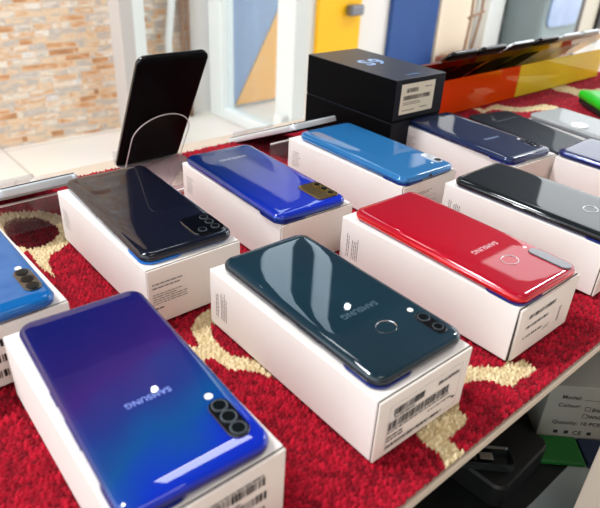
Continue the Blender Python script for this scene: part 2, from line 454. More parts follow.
def carpet():
    x0, x1, y0, y1, st = -0.06, 1.36, 0.115, 0.632, 0.00142
    xs = np.concatenate([np.arange(x0, 0.46, 0.00095), np.arange(0.46, x1, 0.0019)])   # finer near the viewer
    ys = np.arange(y0, y1, 0.00095)
    nx, ny = len(xs), len(ys)
    gx, gy = np.meshgrid(xs, ys, indexing='ij')
    rng = np.random.default_rng(5)
    # tufts: rows of small loops
    pu, pv = 0.0038, 0.0032
    jx = gx + 0.0007 * np.sin(gy * 900) + 0.0005 * np.sin(gx * 310 + gy * 170)
    jy = gy + 0.0007 * np.sin(gx * 800 + 1)
    row = np.floor(jy / pv).astype(int)
    ux = jx / pu + 0.5 * (row % 2)
    colm = np.floor(ux).astype(int)
    hsh = np.abs(np.sin(colm * 12.9898 + row * 78.233) * 43758.5453) % 1.0
    tu = (np.abs(np.sin(np.pi * ux)) * np.abs(np.sin(np.pi * jy / pv))) ** 0.5
    z = -0.0056 + 0.0054 * tu * (0.6 + 0.4 * hsh) + rng.normal(0, 0.0003, gx.shape)
    # which yarn: every tuft has one colour, so sample the pattern at the tuft
    sx, sy = gx + 0.0012 * (hsh - .5), gy + 0.0012 * (((hsh * 7) % 1) - .5)
    cream = np.zeros(gx.shape)
    for p in (RING, MID, FRONT, BAND, BAND2, EXTRA): cream[inside(sx, sy, p)] = 1
    ell = inside(sx, sy, ELL)
    cream[ell] = 0
    maroon = np.zeros(gx.shape); maroon[ell] = 1  # ellipse toned a darker maroon than the red around it
    V = np.stack([gx, gy, z], -1).reshape(-1, 3).astype(np.float32)
    i = np.arange(nx * ny).reshape(nx, ny)
    F = np.stack([i[:-1, :-1], i[1:, :-1], i[1:, 1:], i[:-1, 1:]], -1).reshape(-1, 4).astype(np.int32)
    me = bpy.data.meshes.new('carpet')
    me.vertices.add(len(V)); me.vertices.foreach_set('co', V.ravel())
    me.loops.add(F.size); me.loops.foreach_set('vertex_index', F.ravel())
    me.polygons.add(len(F))
    me.polygons.foreach_set('loop_start', np.arange(0, F.size, 4, dtype=np.int32))
    me.polygons.foreach_set('loop_total', np.full(len(F), 4, dtype=np.int32))
    me.polygons.foreach_set('use_smooth', np.ones(len(F), bool))
    me.update(); me.validate()
    for nm, arr in (('yarn_cream', cream), ('maroon_ellipse', maroon), ('yarn_random', np.clip(0.55 * hsh + 0.45 * rng.random(gx.shape), 0, 1))):
        at = me.attributes.new(nm, 'FLOAT', 'POINT')
        at.data.foreach_set('value', arr.ravel().astype(np.float32))
    m = bpy.data.materials.new('red_carpet_pile'); m.use_nodes = True
    nt = m.node_tree; b = nt.nodes['Principled BSDF']
    def attr(n):
        a = nt.nodes.new('ShaderNodeAttribute'); a.attribute_name = n; return a.outputs['Fac']
    def mix(f, a, bb):
        x = nt.nodes.new('ShaderNodeMix'); x.data_type = 'RGBA'
        nt.links.new(f, x.inputs[0])
        for sck, val in ((x.inputs[6], a), (x.inputs[7], bb)):
            if isinstance(val, tuple): sck.default_value = val
            else: nt.links.new(val, sck)
        return x.outputs[2]
    rnd = attr('yarn_random')
    red = mix(rnd, rgb(66, 0, 8), rgb(204, 24, 52))
    mar = mix(rnd, rgb(58, 4, 12), rgb(112, 12, 26))
    crm = mix(rnd, rgb(200, 174, 126), rgb(246, 230, 190))
    colr = mix(attr('yarn_cream'), mix(attr('maroon_ellipse'), red, mar), crm)
    nt.links.new(colr, b.inputs['Base Color'])
    b.inputs['Roughness'].default_value = 0.85
    b.inputs['Sheen Weight'].default_value = 0.1
    b.inputs['Sheen Roughness'].default_value = 0.4
    b.inputs['Specular IOR Level'].default_value = 0.15
    me.materials.append(m)
    o = bpy.data.objects.new('carpet', me); COL.objects.link(o)
    return tag(o, 'red pile carpet with cream scroll pattern laid over the display shelf', 'carpet')
carpet()

# lower level of the display case
BLACKFELT = mat('dark_lower_board', rgb(16, 20, 20), 0.4)
structure(obj('trim_14', boxm(-0.6, 2.2, 0.62, 0.66, FZ, -0.0135), mat('light_block_panel', rgb(18, 18, 20), 0.8)))  # unseen black panel added to block light below the shelf
t = empty('lower_shelf', (0.5, 0.3, -0.262))
tag(t, 'dark lower shelf below the red carpeted one, with grey front ledge', 'shelf')
obj('board', boxm(-1.1, 1.6, -0.165, 0.32, 0, 0.012), BLACKFELT, t)
obj('front_ledge', boxm(-1.1, 1.6, -0.6, -0.165, 0, 0.0125, bev=0.001, seg=1), mat('grey_ledge', rgb(150, 158, 156), 0.25), t)

# ------------------------------------------------------------------ phones and their boxes
PH = dict(
    violet=dict(c=ramp_mat('violet_blue_back', [(0.0, rgb(0, 40, 205)), (0.16, rgb(0, 50, 205)), (0.30, rgb(6, 84, 158)), (0.42, rgb(32, 54, 140)), (0.52, rgb(58, 30, 122)), (0.66, rgb(40, 24, 112)), (0.8, rgb(12, 20, 112)), (1.0, rgb(8, 18, 104))], (-2.2, 4.6), noise=0.2, nscale=30), f=rgb(30, 32, 130)),
    blue=dict(c=ramp_mat('bright_blue_back', [(0.0, rgb(0, 108, 190)), (1.0, rgb(0, 118, 198))], (3, 3)), f=rgb(0, 84, 160)),
    black=dict(c=ramp_mat('black_prism_back', [(0.0, rgb(12, 22, 34)), (0.3, rgb(8, 14, 38)), (1.0, rgb(8, 10, 30))], (0, 4)), f=rgb(30, 32, 44)),
    teal=dict(c=ramp_mat('dark_teal_back', [(0.0, rgb(18, 46, 58)), (0.5, rgb(22, 56, 72)), (1.0, rgb(18, 44, 56))], (4, 3), noise=0.3), f=rgb(16, 30, 42)),
    red=dict(c=ramp_mat('red_back', [(0.0, rgb(196, 6, 44)), (0.5, rgb(214, 0, 40)), (1.0, rgb(188, 0, 34))], (1, 4)), f=rgb(214, 14, 26)),
    royal=dict(c=ramp_mat('royal_blue_back', [(0.0, rgb(0, 50, 220)), (0.35, rgb(0, 46, 190)), (0.7, rgb(0, 42, 118)), (1.0, rgb(2, 34, 92))], (-3, 4)), f=rgb(16, 62, 160)),
    sky=dict(c=ramp_mat('light_blue_back', [(0.0, rgb(52, 134, 200)), (1.0, rgb(36, 122, 190))], (0, 4)), f=rgb(40, 120, 190)),
    navy=dict(c=ramp_mat('navy_back', [(0.0, rgb(34, 50, 88)), (1.0, rgb(24, 38, 76))], (0, 4)), f=rgb(28, 50, 100)),
    ink=dict(c=ramp_mat('ink_black_back', [(0.0, rgb(18, 28, 32)), (1.0, rgb(12, 20, 22))], (0, 4)), f=rgb(16, 18, 22)),
    deep=dict(c=ramp_mat('deep_blue_back', [(0.0, rgb(24, 40, 110)), (1.0, rgb(18, 34, 96))], (0, 4)), f=rgb(24, 44, 110)),
    grey=dict(c=ramp_mat('charcoal_back', [(0.0, rgb(70, 78, 86)), (0.6, rgb(34, 40, 48)), (1.0, rgb(20, 24, 30))], (0, 4), coat=0.25, rough=0.5), f=rgb(12, 13, 16)),
    pale=dict(c=ramp_mat('pale_silver_back', [(0.0, rgb(196, 202, 204)), (1.0, rgb(204, 210, 210))], (0, 4), coat=0.4, rough=0.4), f=rgb(190, 196, 198)),
    gloss=dict(c=ramp_mat('gloss_black_back', [(0.0, rgb(6, 6, 8)), (1.0, rgb(5, 5, 7))], (0, 4), metal=0.0, coat=0.06, rough=0.6), f=rgb(8, 9, 10)),
)
FRAMEM = {k: mat(k + '_frame', v['f'], 0.18, metal=0.55, coat=0.6) for k, v in PH.items()}
FILM = mat('blue_screen_film', rgb(14, 34, 112), 0.2, coat=0.3)
FILMB = mat('bright_blue_film', rgb(20, 110, 200), 0.3)

def phone(kind, label, Wd=0.0755, Ln=0.159, T=0.0082, rc=0.0095, film=FILM, frame=None, group='phones lying on their white boxes'):
    """origin at the bottom centre; +Y is the chin end, -Y the camera end; the back faces up"""
    t = empty('phone')
    tag(t, label, 'phone', group)
    fm = frame or FRAMEM[kind]
    obj('frame', loft(bmesh.new(), Wd, Ln, rc, [(0.0016, 0.0012), (0.0006, 0.0016), (0.0001, 0.0026), (0, 0.0036), (0, T - 0.0034), (0.00025, T - 0.0026)], 10), fm, t, True)
    bm = loft(bmesh.new(), Wd, Ln, rc, [(0.00025, T - 0.0026), (0.0007, T - 0.0017), (0.0014, T - 0.0010), (0.0024, T - 0.0005), (0.0038, T - 0.00022), (0.0060, T - 0.00008), (0.010, T), (0.016, T), (0.026, T)], 10, cap0=False)
    obj('back_cover', bm, PH[kind]['c'], t, True)
    obj('screen', loft(bmesh.new(), Wd, Ln, rc, [(0.0024, 0.0002), (0.0020, 0.0004), (0.0019, 0.0013)], 8), film, t)
    if film in (FILM, FILMB):
        o = obj('film_corner', loft(bmesh.new(), 0.034, 0.034, rc, [(0.0002, 0.00025), (0, 0.0006), (0, 0.0019)], 8, -Wd / 2 + 0.0165, -Ln / 2 + 0.0165), film, t)
        o['label'] = 'blue corner of protective film'
    bm = bmesh.new()
    box(bm, -Wd / 2 - 0.0004, -Wd / 2 + 0.0006, -0.030, -0.008, T * .36, T * .60, 0.0002, 1)
    obj('volume_key', bm, fm, t)
    bm = bmesh.new()
    box(bm, -Wd / 2 - 0.0004, -Wd / 2 + 0.0006, 0.004, 0.015, T * .36, T * .60, 0.0002, 1)
    obj('power_key', bm, fm, t)
    t['T'] = T; t['W'] = Wd; t['L'] = Ln
    return t
def lens(parent, x, y, z, r, ring=LENSRING):
    bm = bmesh.new()
    cyl(bm, x, y, z, z + 0.0005, r)
    o = obj('lens', bm, ring, parent)
    bm = bmesh.new()
    cyl(bm, x, y, z + 0.0001, z + 0.0006, r * 0.84)
    cyl(bm, x, y, z + 0.0005, z + 0.00075, r * 0.42)
    obj('lens_glass', bm, LENS, o)
    return o
def bumpm(w, l, r, h, x, y, z): return loft(bmesh.new(), w, l, r, [(0, z - 0.0004), (0, z + h * .6), (0.0003, z + h)], 8, x, y)
def disc(bm, x, y, z, r): cyl(bm, x, y, z, z + 0.0003, r, 16); return bm
def flash(t, x, y, r=0.0022):
    o = obj('flash', disc(bmesh.new(), x, y, t['T'] - 0.00005, r), FLASH, t); o['label'] = 'small white flash'
def wordmark(t, y, width=0.030, m=None, x=0.0, body='SAMSUNG', rot=180):
    m = m or mat('pale_lettering', rgb(176, 180, 190), 0.3, metal=0.3)
    o = text('wordmark', body, 0.008, m, t, Matrix.Translation((x, y, t['T'] + 0.00006)) @ Matrix.Rotation(R(rot), 4, 'Z'), width, 0.00012)
    o['label'] = body + ' lettering'
def fingerprint(t, x, y, rx=0.0075, ry=0.0062):
    bm = bmesh.new(); n = 32
    z = t['T'] + 0.00005
    prof = [(1.0, 0), (1.0, 0.0003), (0.94, 0.0003), (0.90, -0.0001)]
    rings = [[bm.verts.new((x + rx * k * math.cos(2 * math.pi * i / n), y + ry * k * math.sin(2 * math.pi * i / n), z + dz)) for i in range(n)] for k, dz in prof]
    for a, b in zip(rings, rings[1:]):
        for i in range(n): bm.faces.new((a[i], a[(i + 1) % n], b[(i + 1) % n], b[i]))
    bm.faces.new(rings[-1])
    obj('fingerprint_sensor', bm, CHROME, t).data.materials.append(None)
def pad_mat(o, m):
    """inner disc of the fingerprint ring takes the colour of the back"""
    o.data.materials.clear(); o.data.materials.append(CHROME); o.data.materials.append(m)
    o.data.polygons[len(o.data.polygons) - 1].material_index = 1
def place(t, x, y, z, rot): t.location = (x, y, z); t.rotation_euler = (0, 0, R(rot))

def words(bm, x0, z0, lines, w, h, gap, put, rnd):
    """rows of tiny printed words; put(a, b, da, db) adds a quad at (a, b)"""
    for k in range(lines):
        a = 0
        end = w * rnd.uniform(0.6, 1.0)
        while a < end:
            ln = rnd.uniform(0.0012, 0.005)
            put(bm, x0 + a, z0 - k * (h + gap), min(ln, w - a + 1e-4), h)
            a += ln + 0.0007
def barcode(bm, x0, z0, w, h, put, rnd, unit=0.00042):
    a = 0
    while a < w:
        b_ = unit * rnd.choice((1, 1, 2, 3)); put(bm, x0 + a, z0, b_, h)
        a += b_ + unit * rnd.choice((1, 1, 2))
def phone_box(corner, yaw, Ld, Wd, Hd, label, front=None, side=None, flap=False):
    """white carton: corner = back-left corner on the shelf; front(put) / side(put) add the print"""
    yaw = R(yaw)
    w_ = Vector((math.cos(yaw), math.sin(yaw))); l_ = Vector((math.sin(yaw), -math.cos(yaw)))
    cpos = Vector(corner) + w_ * Wd / 2 + l_ * Ld / 2
    t = empty('phone_box', (cpos.x, cpos.y, 0), yaw)
    tag(t, label, 'box', 'white phone cartons on the red carpet')
    x, y = Wd / 2, Ld / 2
    obj('sleeve', boxm(-x, x, -y + 0.0022, y, 0, Hd, bev=0.0007), WHITE, t)
    obj('gap_line', boxm(-x + 0.0005, x - 0.0005, -y + 0.0014, -y + 0.0023, 0.0004, Hd - 0.0005), GAP, t)
    bm = bmesh.new()
    if flap:   # end panel sprung a little open along its left edge, wider at the foot
        box(bm, -x + 0.0006, x, -y - 0.0002, -y + 0.0014, 0.0003, Hd - 0.0008)
        for v in bm.verts:
            if v.co.x < 0: v.co.x += 0.0022 * (1 - v.co.z / Hd)
    else:
        box(bm, -x, x, -y, -y + 0.0014, 0.0001, Hd - 0.0003, 0.0004, 1)
    obj('end_panel', bm, WHITE_END, t)
    rnd = random.Random(label)
    if front:
        bm, bg = bmesh.new(), bmesh.new()
        yy = -y - 0.00035
        def put(b_, a, z, da, dz): quad(b_, (a, yy, z), (da, 0, 0), (0, 0, dz))
        front(bm, bg, put, rnd, x, Hd, t)
        if len(bm.verts): obj('label_print', bm, INK, t)
        else: bm.free()
        if len(bg.verts): obj('fine_print', bg, GREYINK, t)
        else: bg.free()
    if side:
        bm = bmesh.new()
        xx = -x - 0.00015
        # side text reads up the carton: rows run vertically near the back end
        def puts(b_, a, row, da, dr): quad(b_, (xx, y - 0.008 - row - dr, 0.010 + a), (0, dr, 0), (0, 0, da))
        side(bm, puts, rnd, Hd)
        obj('side_print', bm, GREYINK, t)
    return t
def side_vertical(bm, put, rnd, Hd):
    for k in range(7):
        a = 0; end = (Hd - 0.022) * rnd.uniform(.75, 1)
        if k in (2,): continue
        while a < end:
            ln = rnd.uniform(0.001, 0.004); put(bm, a, k * 0.0021, min(ln, end - a + 1e-4), 0.0008); a += ln + 0.0006
def side_short(bm, put, rnd, Hd):
    # short horizontal rows near the top
    for k in range(7):
        a = 0; end = 0.012 * rnd.uniform(.6, 1)
        while a < end:
            ln = rnd.uniform(0.001, 0.003); put(bm, 0.022 - k * 0.0026, a, 0.0007, ln); a += ln + 0.0006
def front_teal(bm, bg, put, rnd, x, H, t):
    put(bg, -x + 0.009, H - 0.0078, 2 * x - 0.017, 0.0002); put(bg, -x + 0.009, 0.0045, 2 * x - 0.017, 0.0002)
    put(bg, -x + 0.009, 0.0045, 0.0002, H - 0.0125); put(bg, x - 0.008, 0.0045, 0.0002, H - 0.0125)
    barcode(bm, -x + 0.013, H - 0.0165, 0.026, 0.0055, put, rnd)
    words(bm, -x + 0.014, H - 0.0185, 1, 0.026, 0.0009, 0.001, put, rnd)
    barcode(bm, -x + 0.0095, H - 0.0265, 0.054, 0.0065, put, rnd)
    words(bm, -x + 0.0095, H - 0.0285, 1, 0.06, 0.0009, 0.001, put, rnd)
    words(bm, -x + 0.0095, H - 0.0325, 2, 0.018, 0.0011, 0.0016, put, rnd)
    words(bm, x - 0.036, H - 0.0325, 1, 0.024, 0.0009, 0.0016, put, rnd)
    barcode(bm, -x + 0.0095, H - 0.0405, 0.05, 0.0022, put, rnd, 0.0006)
    o = text('model_print', 'SM-A107F/DS', 0.004, INK, t, Matrix.Translation((x - 0.020, -t_len(t) - 0.0004, H - 0.0135)) @ Matrix.Rotation(R(90), 4, 'X'), 0.020, 0.0001)
    words(bm, x - 0.0125, 0.011, 1, 0.003, 0.0016, 0, put, rnd)
def t_len(t): return max(-v.co.y for o in t.children if o.name.startswith('end_panel') for v in o.data.vertices)
def front_violet(bm, bg, put, rnd, x, H, t):
    for k in range(3):
        z = H - 0.0165 - k * 0.0105
        barcode(bm, -x + 0.020, z, 0.050, 0.0058, put, rnd, 0.0005)
        words(bm, -x + 0.020, z + 0.0068, 1, 0.050, 0.0009, 0, put, rnd)
def front_blue(bm, bg, put, rnd, x, H, t):
    for k in range(3):
        barcode(bm, -x + 0.016, H - 0.015 - k * 0.0115, 0.054, 0.0055, put, rnd, 0.0006)
def front_black(bm, bg, put, rnd, x, H, t):
    words(bg, -x + 0.003, H - 0.013, 2, 0.026, 0.0010, 0.0022, put, rnd)
    words(bg, -x + 0.003, H - 0.0215, 5, 0.028, 0.0006, 0.0014, put, rnd)
    words(bm, -x + 0.004, H - 0.034, 1, 0.007, 0.0011, 0, put, rnd)
def front_red(bm, bg, put, rnd, x, H, t):
    for k, (w, h) in enumerate(((0.036, 0.0036), (0.030, 0.0026), (0.026, 0.0020))):
        barcode(bm, -x + 0.014 - k * 0.001, H - 0.0135 - k * 0.0085, w, h, put, rnd, 0.0006)
    words(bg, -x + 0.040, H - 0.032, 2, 0.012, 0.0006, 0.0012, put, rnd)
    for k in range(3): put(bg, x - 0.020 + k * 0.0012, 0.010, 0.0004, 0.014)
def front_sky(bm, bg, put, rnd, x, H, t):
    words(bg, -x + 0.018, H - 0.012, 2, 0.030, 0.0006, 0.0012, put, rnd)
    put(bg, -x + 0.020, H - 0.019, 0.034, 0.0003)
    words(bg, -x + 0.030, H - 0.024, 3, 0.026, 0.0006, 0.0016, put, rnd)

# row along the shelf edge
phone_box((0.0574, 0.319), -1.57, 0.1658, 0.0826, 0.0450, 'white carton under the violet blue phone, nearest corner of the display', front_violet)
phone_box((0.0163, 0.4956), 1.01, 0.165, 0.083, 0.0450, 'white carton cut off by the picture edge, under the bright blue phone', front_blue)
phone_box((0.1597, 0.4965), -0.76, 0.1657, 0.0793, 0.0470, 'white carton under the black phone with an L-shaped camera', front_black, side_short)
phone_box((0.1962, 0.3108), -0.96, 0.1686, 0.0814, 0.0458, 'white carton with framed barcode label, under the dark teal phone', front_teal, side_vertical)
phone_box((0.3353, 0.3170), -0.11, 0.1736, 0.0803, 0.0450, 'white carton with sprung end panel, under the red phone', front_red, side_vertical, True)
phone_box((0.2877, 0.5001), -2.0, 0.1668, 0.080, 0.0446, 'plain fronted white carton under the royal blue phone', None, side_short)
phone_box((0.4243, 0.4961), 0.52, 0.1708, 0.0838, 0.0455, 'white carton under the light blue phone, in front of the black boxes', front_sky, side_short)
phone_box((0.5826, 0.4587), -3.29, 0.1646, 0.0775, 0.0440, 'white carton under the navy phone, beside the stacked black boxes', None, side_short)
phone_box((0.4686, 0.3095), 0.27, 0.1631, 0.083, 0.0462, 'white carton under the ink black phone, behind the red phone', None, side_vertical)
phone_box((0.640, 0.2865), 0.0, 0.165, 0.080, 0.0450, 'white carton under the deep blue phone, at the right picture edge', None, None)

T0 = 0.0462
LETTER_A = mat('violet_lettering', rgb(130, 150, 225), 0.3, metal=0.2)
a = phone('violet', 'violet blue phone with three cameras in a pill, on the nearest carton', 0.0765, 0.158)
place(a, 0.0975, 0.2340, 0.0453, -3.6)
wordmark(a, -0.0200, 0.0245, LETTER_A)
cm = obj('camera_module', bumpm(0.0118, 0.0285, 0.0058, 0.0010, 0.0262, -0.0550, a['T']), BLKGLASS, a)
for k in range(3): lens(cm, 0.0262, -0.0461 - k * 0.0089, a['T'] + 0.0010, 0.0042)
flash(a, 0.0255, -0.0365, 0.0022)

b = phone('blue', 'bright blue phone with dark three-lens camera, cut off by the left picture edge', 0.0755, 0.158)
place(b, 0.0585, 0.4095, 0.0453, 0.0)
cm = obj('camera_module', bumpm(0.0115, 0.030, 0.0055, 0.0009, 0.0285, -0.0515, b['T']), BLKGLASS, b)
for k in range(3): lens(cm, 0.0285, -0.0415 - k * 0.0098, b['T'] + 0.0009, 0.0040, mat('dark_ring', rgb(50, 56, 62), 0.25, metal=0.8))
flash(b, 0.0285, -0.0335)
wordmark(b, -0.005, 0.030, mat('blue_lettering', rgb(60, 150, 215), 0.3))

c_ = phone('black', 'black phone with square L-shaped camera block, on the carton behind the violet blue phone', 0.0755, 0.1625, film=FILMB)
place(c_, 0.2010, 0.4165, 0.0473, -3.0)
bm = loft(bmesh.new(), 0.026, 0.031, 0.006, [(0, c_['T'] - 0.0003), (0, c_['T'] + 0.0008), (0.0003, c_['T'] + 0.0012)], 8, 0.0215, -0.0600)
cm = obj('camera_module', bm, BLKGLASS, c_)
for x_, y_ in ((0.0275, -0.0515), (0.0275, -0.0600), (0.0275, -0.0690), (0.0165, -0.0690)): lens(cm, x_, y_, c_['T'] + 0.0012, 0.0034)
flash(c_, 0.0170, -0.0620, 0.0015)

d = phone('teal', 'dark teal phone with two cameras and round fingerprint sensor, in the centre', 0.0765, 0.158)
place(d, 0.2378, 0.2262, 0.0461, -1.64)
wordmark(d, -0.0240, 0.030, mat('teal_lettering', rgb(80, 104, 120), 0.3, metal=0.4))
fingerprint(d, 0.0010, -0.0465)
cm = obj('camera_module', bumpm(0.0095, 0.0225, 0.0047, 0.0008, 0.0265, -0.0600, d['T']), BLKGLASS, d)
lens(cm, 0.0265, -0.0540, d['T'] + 0.0008, 0.0040); lens(cm, 0.0265, -0.0655, d['T'] + 0.0008, 0.0034)
flash(d, 0.0265, -0.0430, 0.0020)

e_ = phone('red', 'glossy red phone with grey camera strip, at the right of the teal phone', 0.0765, 0.1655)
place(e_, 0.3755, 0.2270, 0.0453, -1.6)
wordmark(e_, -0.0245, 0.030, mat('rose_lettering', rgb(235, 190, 196), 0.25, metal=0.3))
fingerprint(e_, 0.0, -0.0470)
cm = obj('camera_module', bumpm(0.0105, 0.034, 0.0050, 0.0010, 0.0270, -0.0635, e_['T']), mat('smoked_strip', rgb(70, 66, 72), 0.12, coat=1), e_)
cm['label'] = 'grey camera strip'
flash(e_, 0.0270, -0.0425, 0.0015)

f_ = phone('royal', 'royal blue phone with rectangular camera block, on the carton behind the teal phone', 0.0765, 0.1625)
place(f_, 0.3215, 0.4135, 0.0449, -3.2)
wordmark(f_, 0.050, 0.030)
cm = obj('camera_module', bumpm(0.0235, 0.0330, 0.0040, 0.0012, 0.0225, -0.0570, f_['T']), mat('gold_reflection_glass', rgb(96, 74, 20), 0.06, metal=0.5, coat=1), f_)  # golden reflection put into the colour of block and rings
cm['label'] = 'glossy camera block with golden reflection in its colour'
for x_, y_ in ((0.0285, -0.0480), (0.0285, -0.0580), (0.0285, -0.0675)): lens(cm, x_, y_, f_['T'] + 0.0012, 0.0036, mat('gold_reflection_ring', rgb(150, 120, 40), 0.2, metal=0.9))
flash(f_, 0.0170, -0.0660, 0.0016)

g = phone('sky', 'light blue phone with a short camera strip, in front of the black boxes', 0.0775, 0.162)
place(g, 0.4670, 0.4060, 0.0458, -1.8)
cm = obj('camera_module', bumpm(0.0100, 0.0260, 0.0048, 0.0010, 0.0285, -0.0570, g['T']), mat('white_reflection_strip', rgb(210, 220, 230), 0.08, metal=0.4, coat=1), g)  # white reflection put into the strip's colour
cm['label'] = 'camera strip coloured as a white reflection'
lens(cm, 0.0285, -0.0650, g['T'] + 0.0010, 0.0036)
flash(g, 0.0190, -0.0660, 0.0014)
obj('headphone_jack', cyl(bmesh.new(), 0, 0, 0, 0.0006, 0.0018, 16), INK, g).matrix_local = Matrix.Translation((0.0, -0.0808, 0.0042)) @ Matrix.Rotation(R(90), 4, 'X')

h = phone('navy', 'navy phone with small dark camera bar, beside the stacked black boxes', 0.0745, 0.158)
place(h, 0.6125, 0.3745, 0.0443, -5.5)
wordmark(h, -0.022, 0.024, mat('grey_lettering', rgb(120, 140, 170), 0.3))
cm = obj('camera_module', bumpm(0.0085, 0.0235, 0.0040, 0.0009, 0.0265, -0.0570, h['T']), BLKGLASS, h)
lens(cm, 0.0265, -0.0510, h['T'] + 0.0009, 0.0034); lens(cm, 0.0265, -0.0625, h['T'] + 0.0009, 0.0034)
flash(h, 0.0265, -0.0400, 0.0018)

i_ = phone('ink', 'ink black phone with round fingerprint ring, between the red and navy phones', 0.0785, 0.163)
place(i_, 0.5090, 0.2215, 0.0465, 0.6)
fingerprint(i_, 0.002, -0.036)
cm = obj('camera_module', bumpm(0.0105, 0.030, 0.0050, 0.0009, 0.0275, -0.0570, i_['T']), BLKGLASS, i_)
for k in range(2): lens(cm, 0.0275, -0.0500 - k * 0.011, i_['T'] + 0.0009, 0.0038)
flash(i_, 0.0275, -0.0370, 0.0018)
j = phone('deep', 'deep blue phone on the carton at the right picture edge', 0.0755, 0.158)
place(j, 0.6770, 0.2085, 0.0453, -0.5)

for t_, k_ in ((d, 'teal'), (e_, 'red'), (i_, 'ink')):
    for o in t_.children:
        if o.name.startswith('fingerprint_sensor'): pad_mat(o, PH[k_]['c'])

# charcoal phone on a flat black case, pale phone behind it
t = obj('tablet_case', boxm(-0.038, 0.038, -0.0795, 0.0795, 0, 0.026, bev=0.003), BLACKCARD)
t.location = (0.737, 0.3745, 0); t.rotation_euler = (0, 0, R(-14))
tag(t, 'flat black case lying under the charcoal phone', 'case')
k_ = phone('grey', 'charcoal grey phone with a small dark logo, behind the navy phone', 0.0765, 0.158, 0.0085, rc=0.008, film=BLKGLASS, group='phones at the back right')
place(k_, 0.737, 0.3745, 0.0262, -14)
wordmark(k_, -0.022, 0.013, INK, 0.004, 'mi', 180 + 45)
lp = obj('pale_box', boxm(-0.040, 0.040, -0.080, 0.080, 0, 0.023, bev=0.002), mat('pale_grey_card', rgb(214, 214, 212), 0.5))
lp.location = (0.842, 0.338, 0); lp.rotation_euler = (0, 0, R(-8)); lp.name = 'phone_box'
tag(lp, 'flat pale box under the silver white phone', 'box')
l_ = phone('pale', 'silver white phone lying beyond the charcoal phone', 0.076, 0.158, 0.0085, group='phones at the back right')
place(l_, 0.842, 0.338, 0.0232, -8)
cm = obj('camera_module', bumpm(0.022, 0.022, 0.010, 0.0022, -0.0245, 0.004, l_['T']), mat('pearl_white', rgb(236, 238, 240), 0.15, coat=1), l_)
gc = empty('phone_cover', (1.042, 0.388, 0.001), R(-40))
tag(gc, 'bright green phone cover with black lining, lying on the carpet by the yellow stand', 'phone cover')
GREEN = mat('green_plastic', rgb(28, 190, 36), 0.35)
bm = loft(bmesh.new(), 0.075, 0.15, 0.012, [(0.004, 0.008), (0.001, 0.010), (0, 0.014), (0.0008, 0.019), (0.004, 0.021), (0.02, 0.0213)], 8)
obj('shell', bm, GREEN, gc, True)
obj('lining', loft(bmesh.new(), 0.075, 0.15, 0.012, [(0.006, 0.0), (0.003, 0.002), (0.003, 0.0085)], 8), INK, gc)

# ------------------------------------------------------------------ stacked black boxes
def black_box(z, label, sticker):
    t = empty('phone_box', (0.597, 0.532, z), R(-1.5))
    tag(t, label, 'box', 'stacked black boxes')
    x, y, H = 0.0455, 0.0805, 0.0515
    obj('tray', boxm(-x + 0.0006, x - 0.0006, -y + 0.0006, y - 0.0006, 0, 0.012), BLACKCARD, t)
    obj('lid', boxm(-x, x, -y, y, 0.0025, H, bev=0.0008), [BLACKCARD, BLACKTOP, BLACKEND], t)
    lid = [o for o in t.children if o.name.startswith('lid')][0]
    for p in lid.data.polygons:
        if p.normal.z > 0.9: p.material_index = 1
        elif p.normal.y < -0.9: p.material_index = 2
    if sticker:
        st = obj('label_sticker', boxm(-0.035, 0.026, -y - 0.0003, -y - 0.00005, 0.009, H - 0.006), mat('cream_sticker', rgb(226, 220, 200), 0.6), t)
        bm = bmesh.new(); rnd = random.Random(3); yy = -y - 0.0005
        def put(b_, a, zz, da, dz): quad(b_, (a, yy, zz), (da, 0, 0), (0, 0, dz))
        barcode(bm, -0.026, H - 0.0165, 0.022, 0.005, put, rnd, 0.0005)
        words(bm, 0.008, H - 0.0130, 1, 0.012, 0.0011, 0, put, rnd)
        barcode(bm, -0.030, H - 0.0255, 0.048, 0.0052, put, rnd, 0.0005)
        words(bm, -0.030, H - 0.0290, 2, 0.032, 0.0008, 0.0014, put, rnd)
        words(bm, -0.030, H - 0.0385, 1, 0.022, 0.0010, 0, put, rnd)
        words(bm, 0.002, H - 0.0375, 1, 0.014, 0.0010, 0, put, rnd)
        obj('label_print', bm, INK, st)
        o = text('model_number', 'S9', 0.03, mat('pale_blue_print', rgb(150, 190, 245), 0.25, metal=0.4), t, Matrix.Translation((0.0, 0.004, H + 0.0001)), 0.036, 0.0004)
        o['label'] = 'pale blue lettering on the lid'
        text('small_wordmark', 'SAMSUNG', 0.008, mat('pale_blue_print', (0, 0, 0, 1)), t, Matrix.Translation((0.0, -0.066, H + 0.0001)), 0.022)
black_box(0.0, 'black box with no label on its end, underneath the other black box', False)
black_box(0.0521, 'black box with a cream barcode sticker, on top of the other', True)

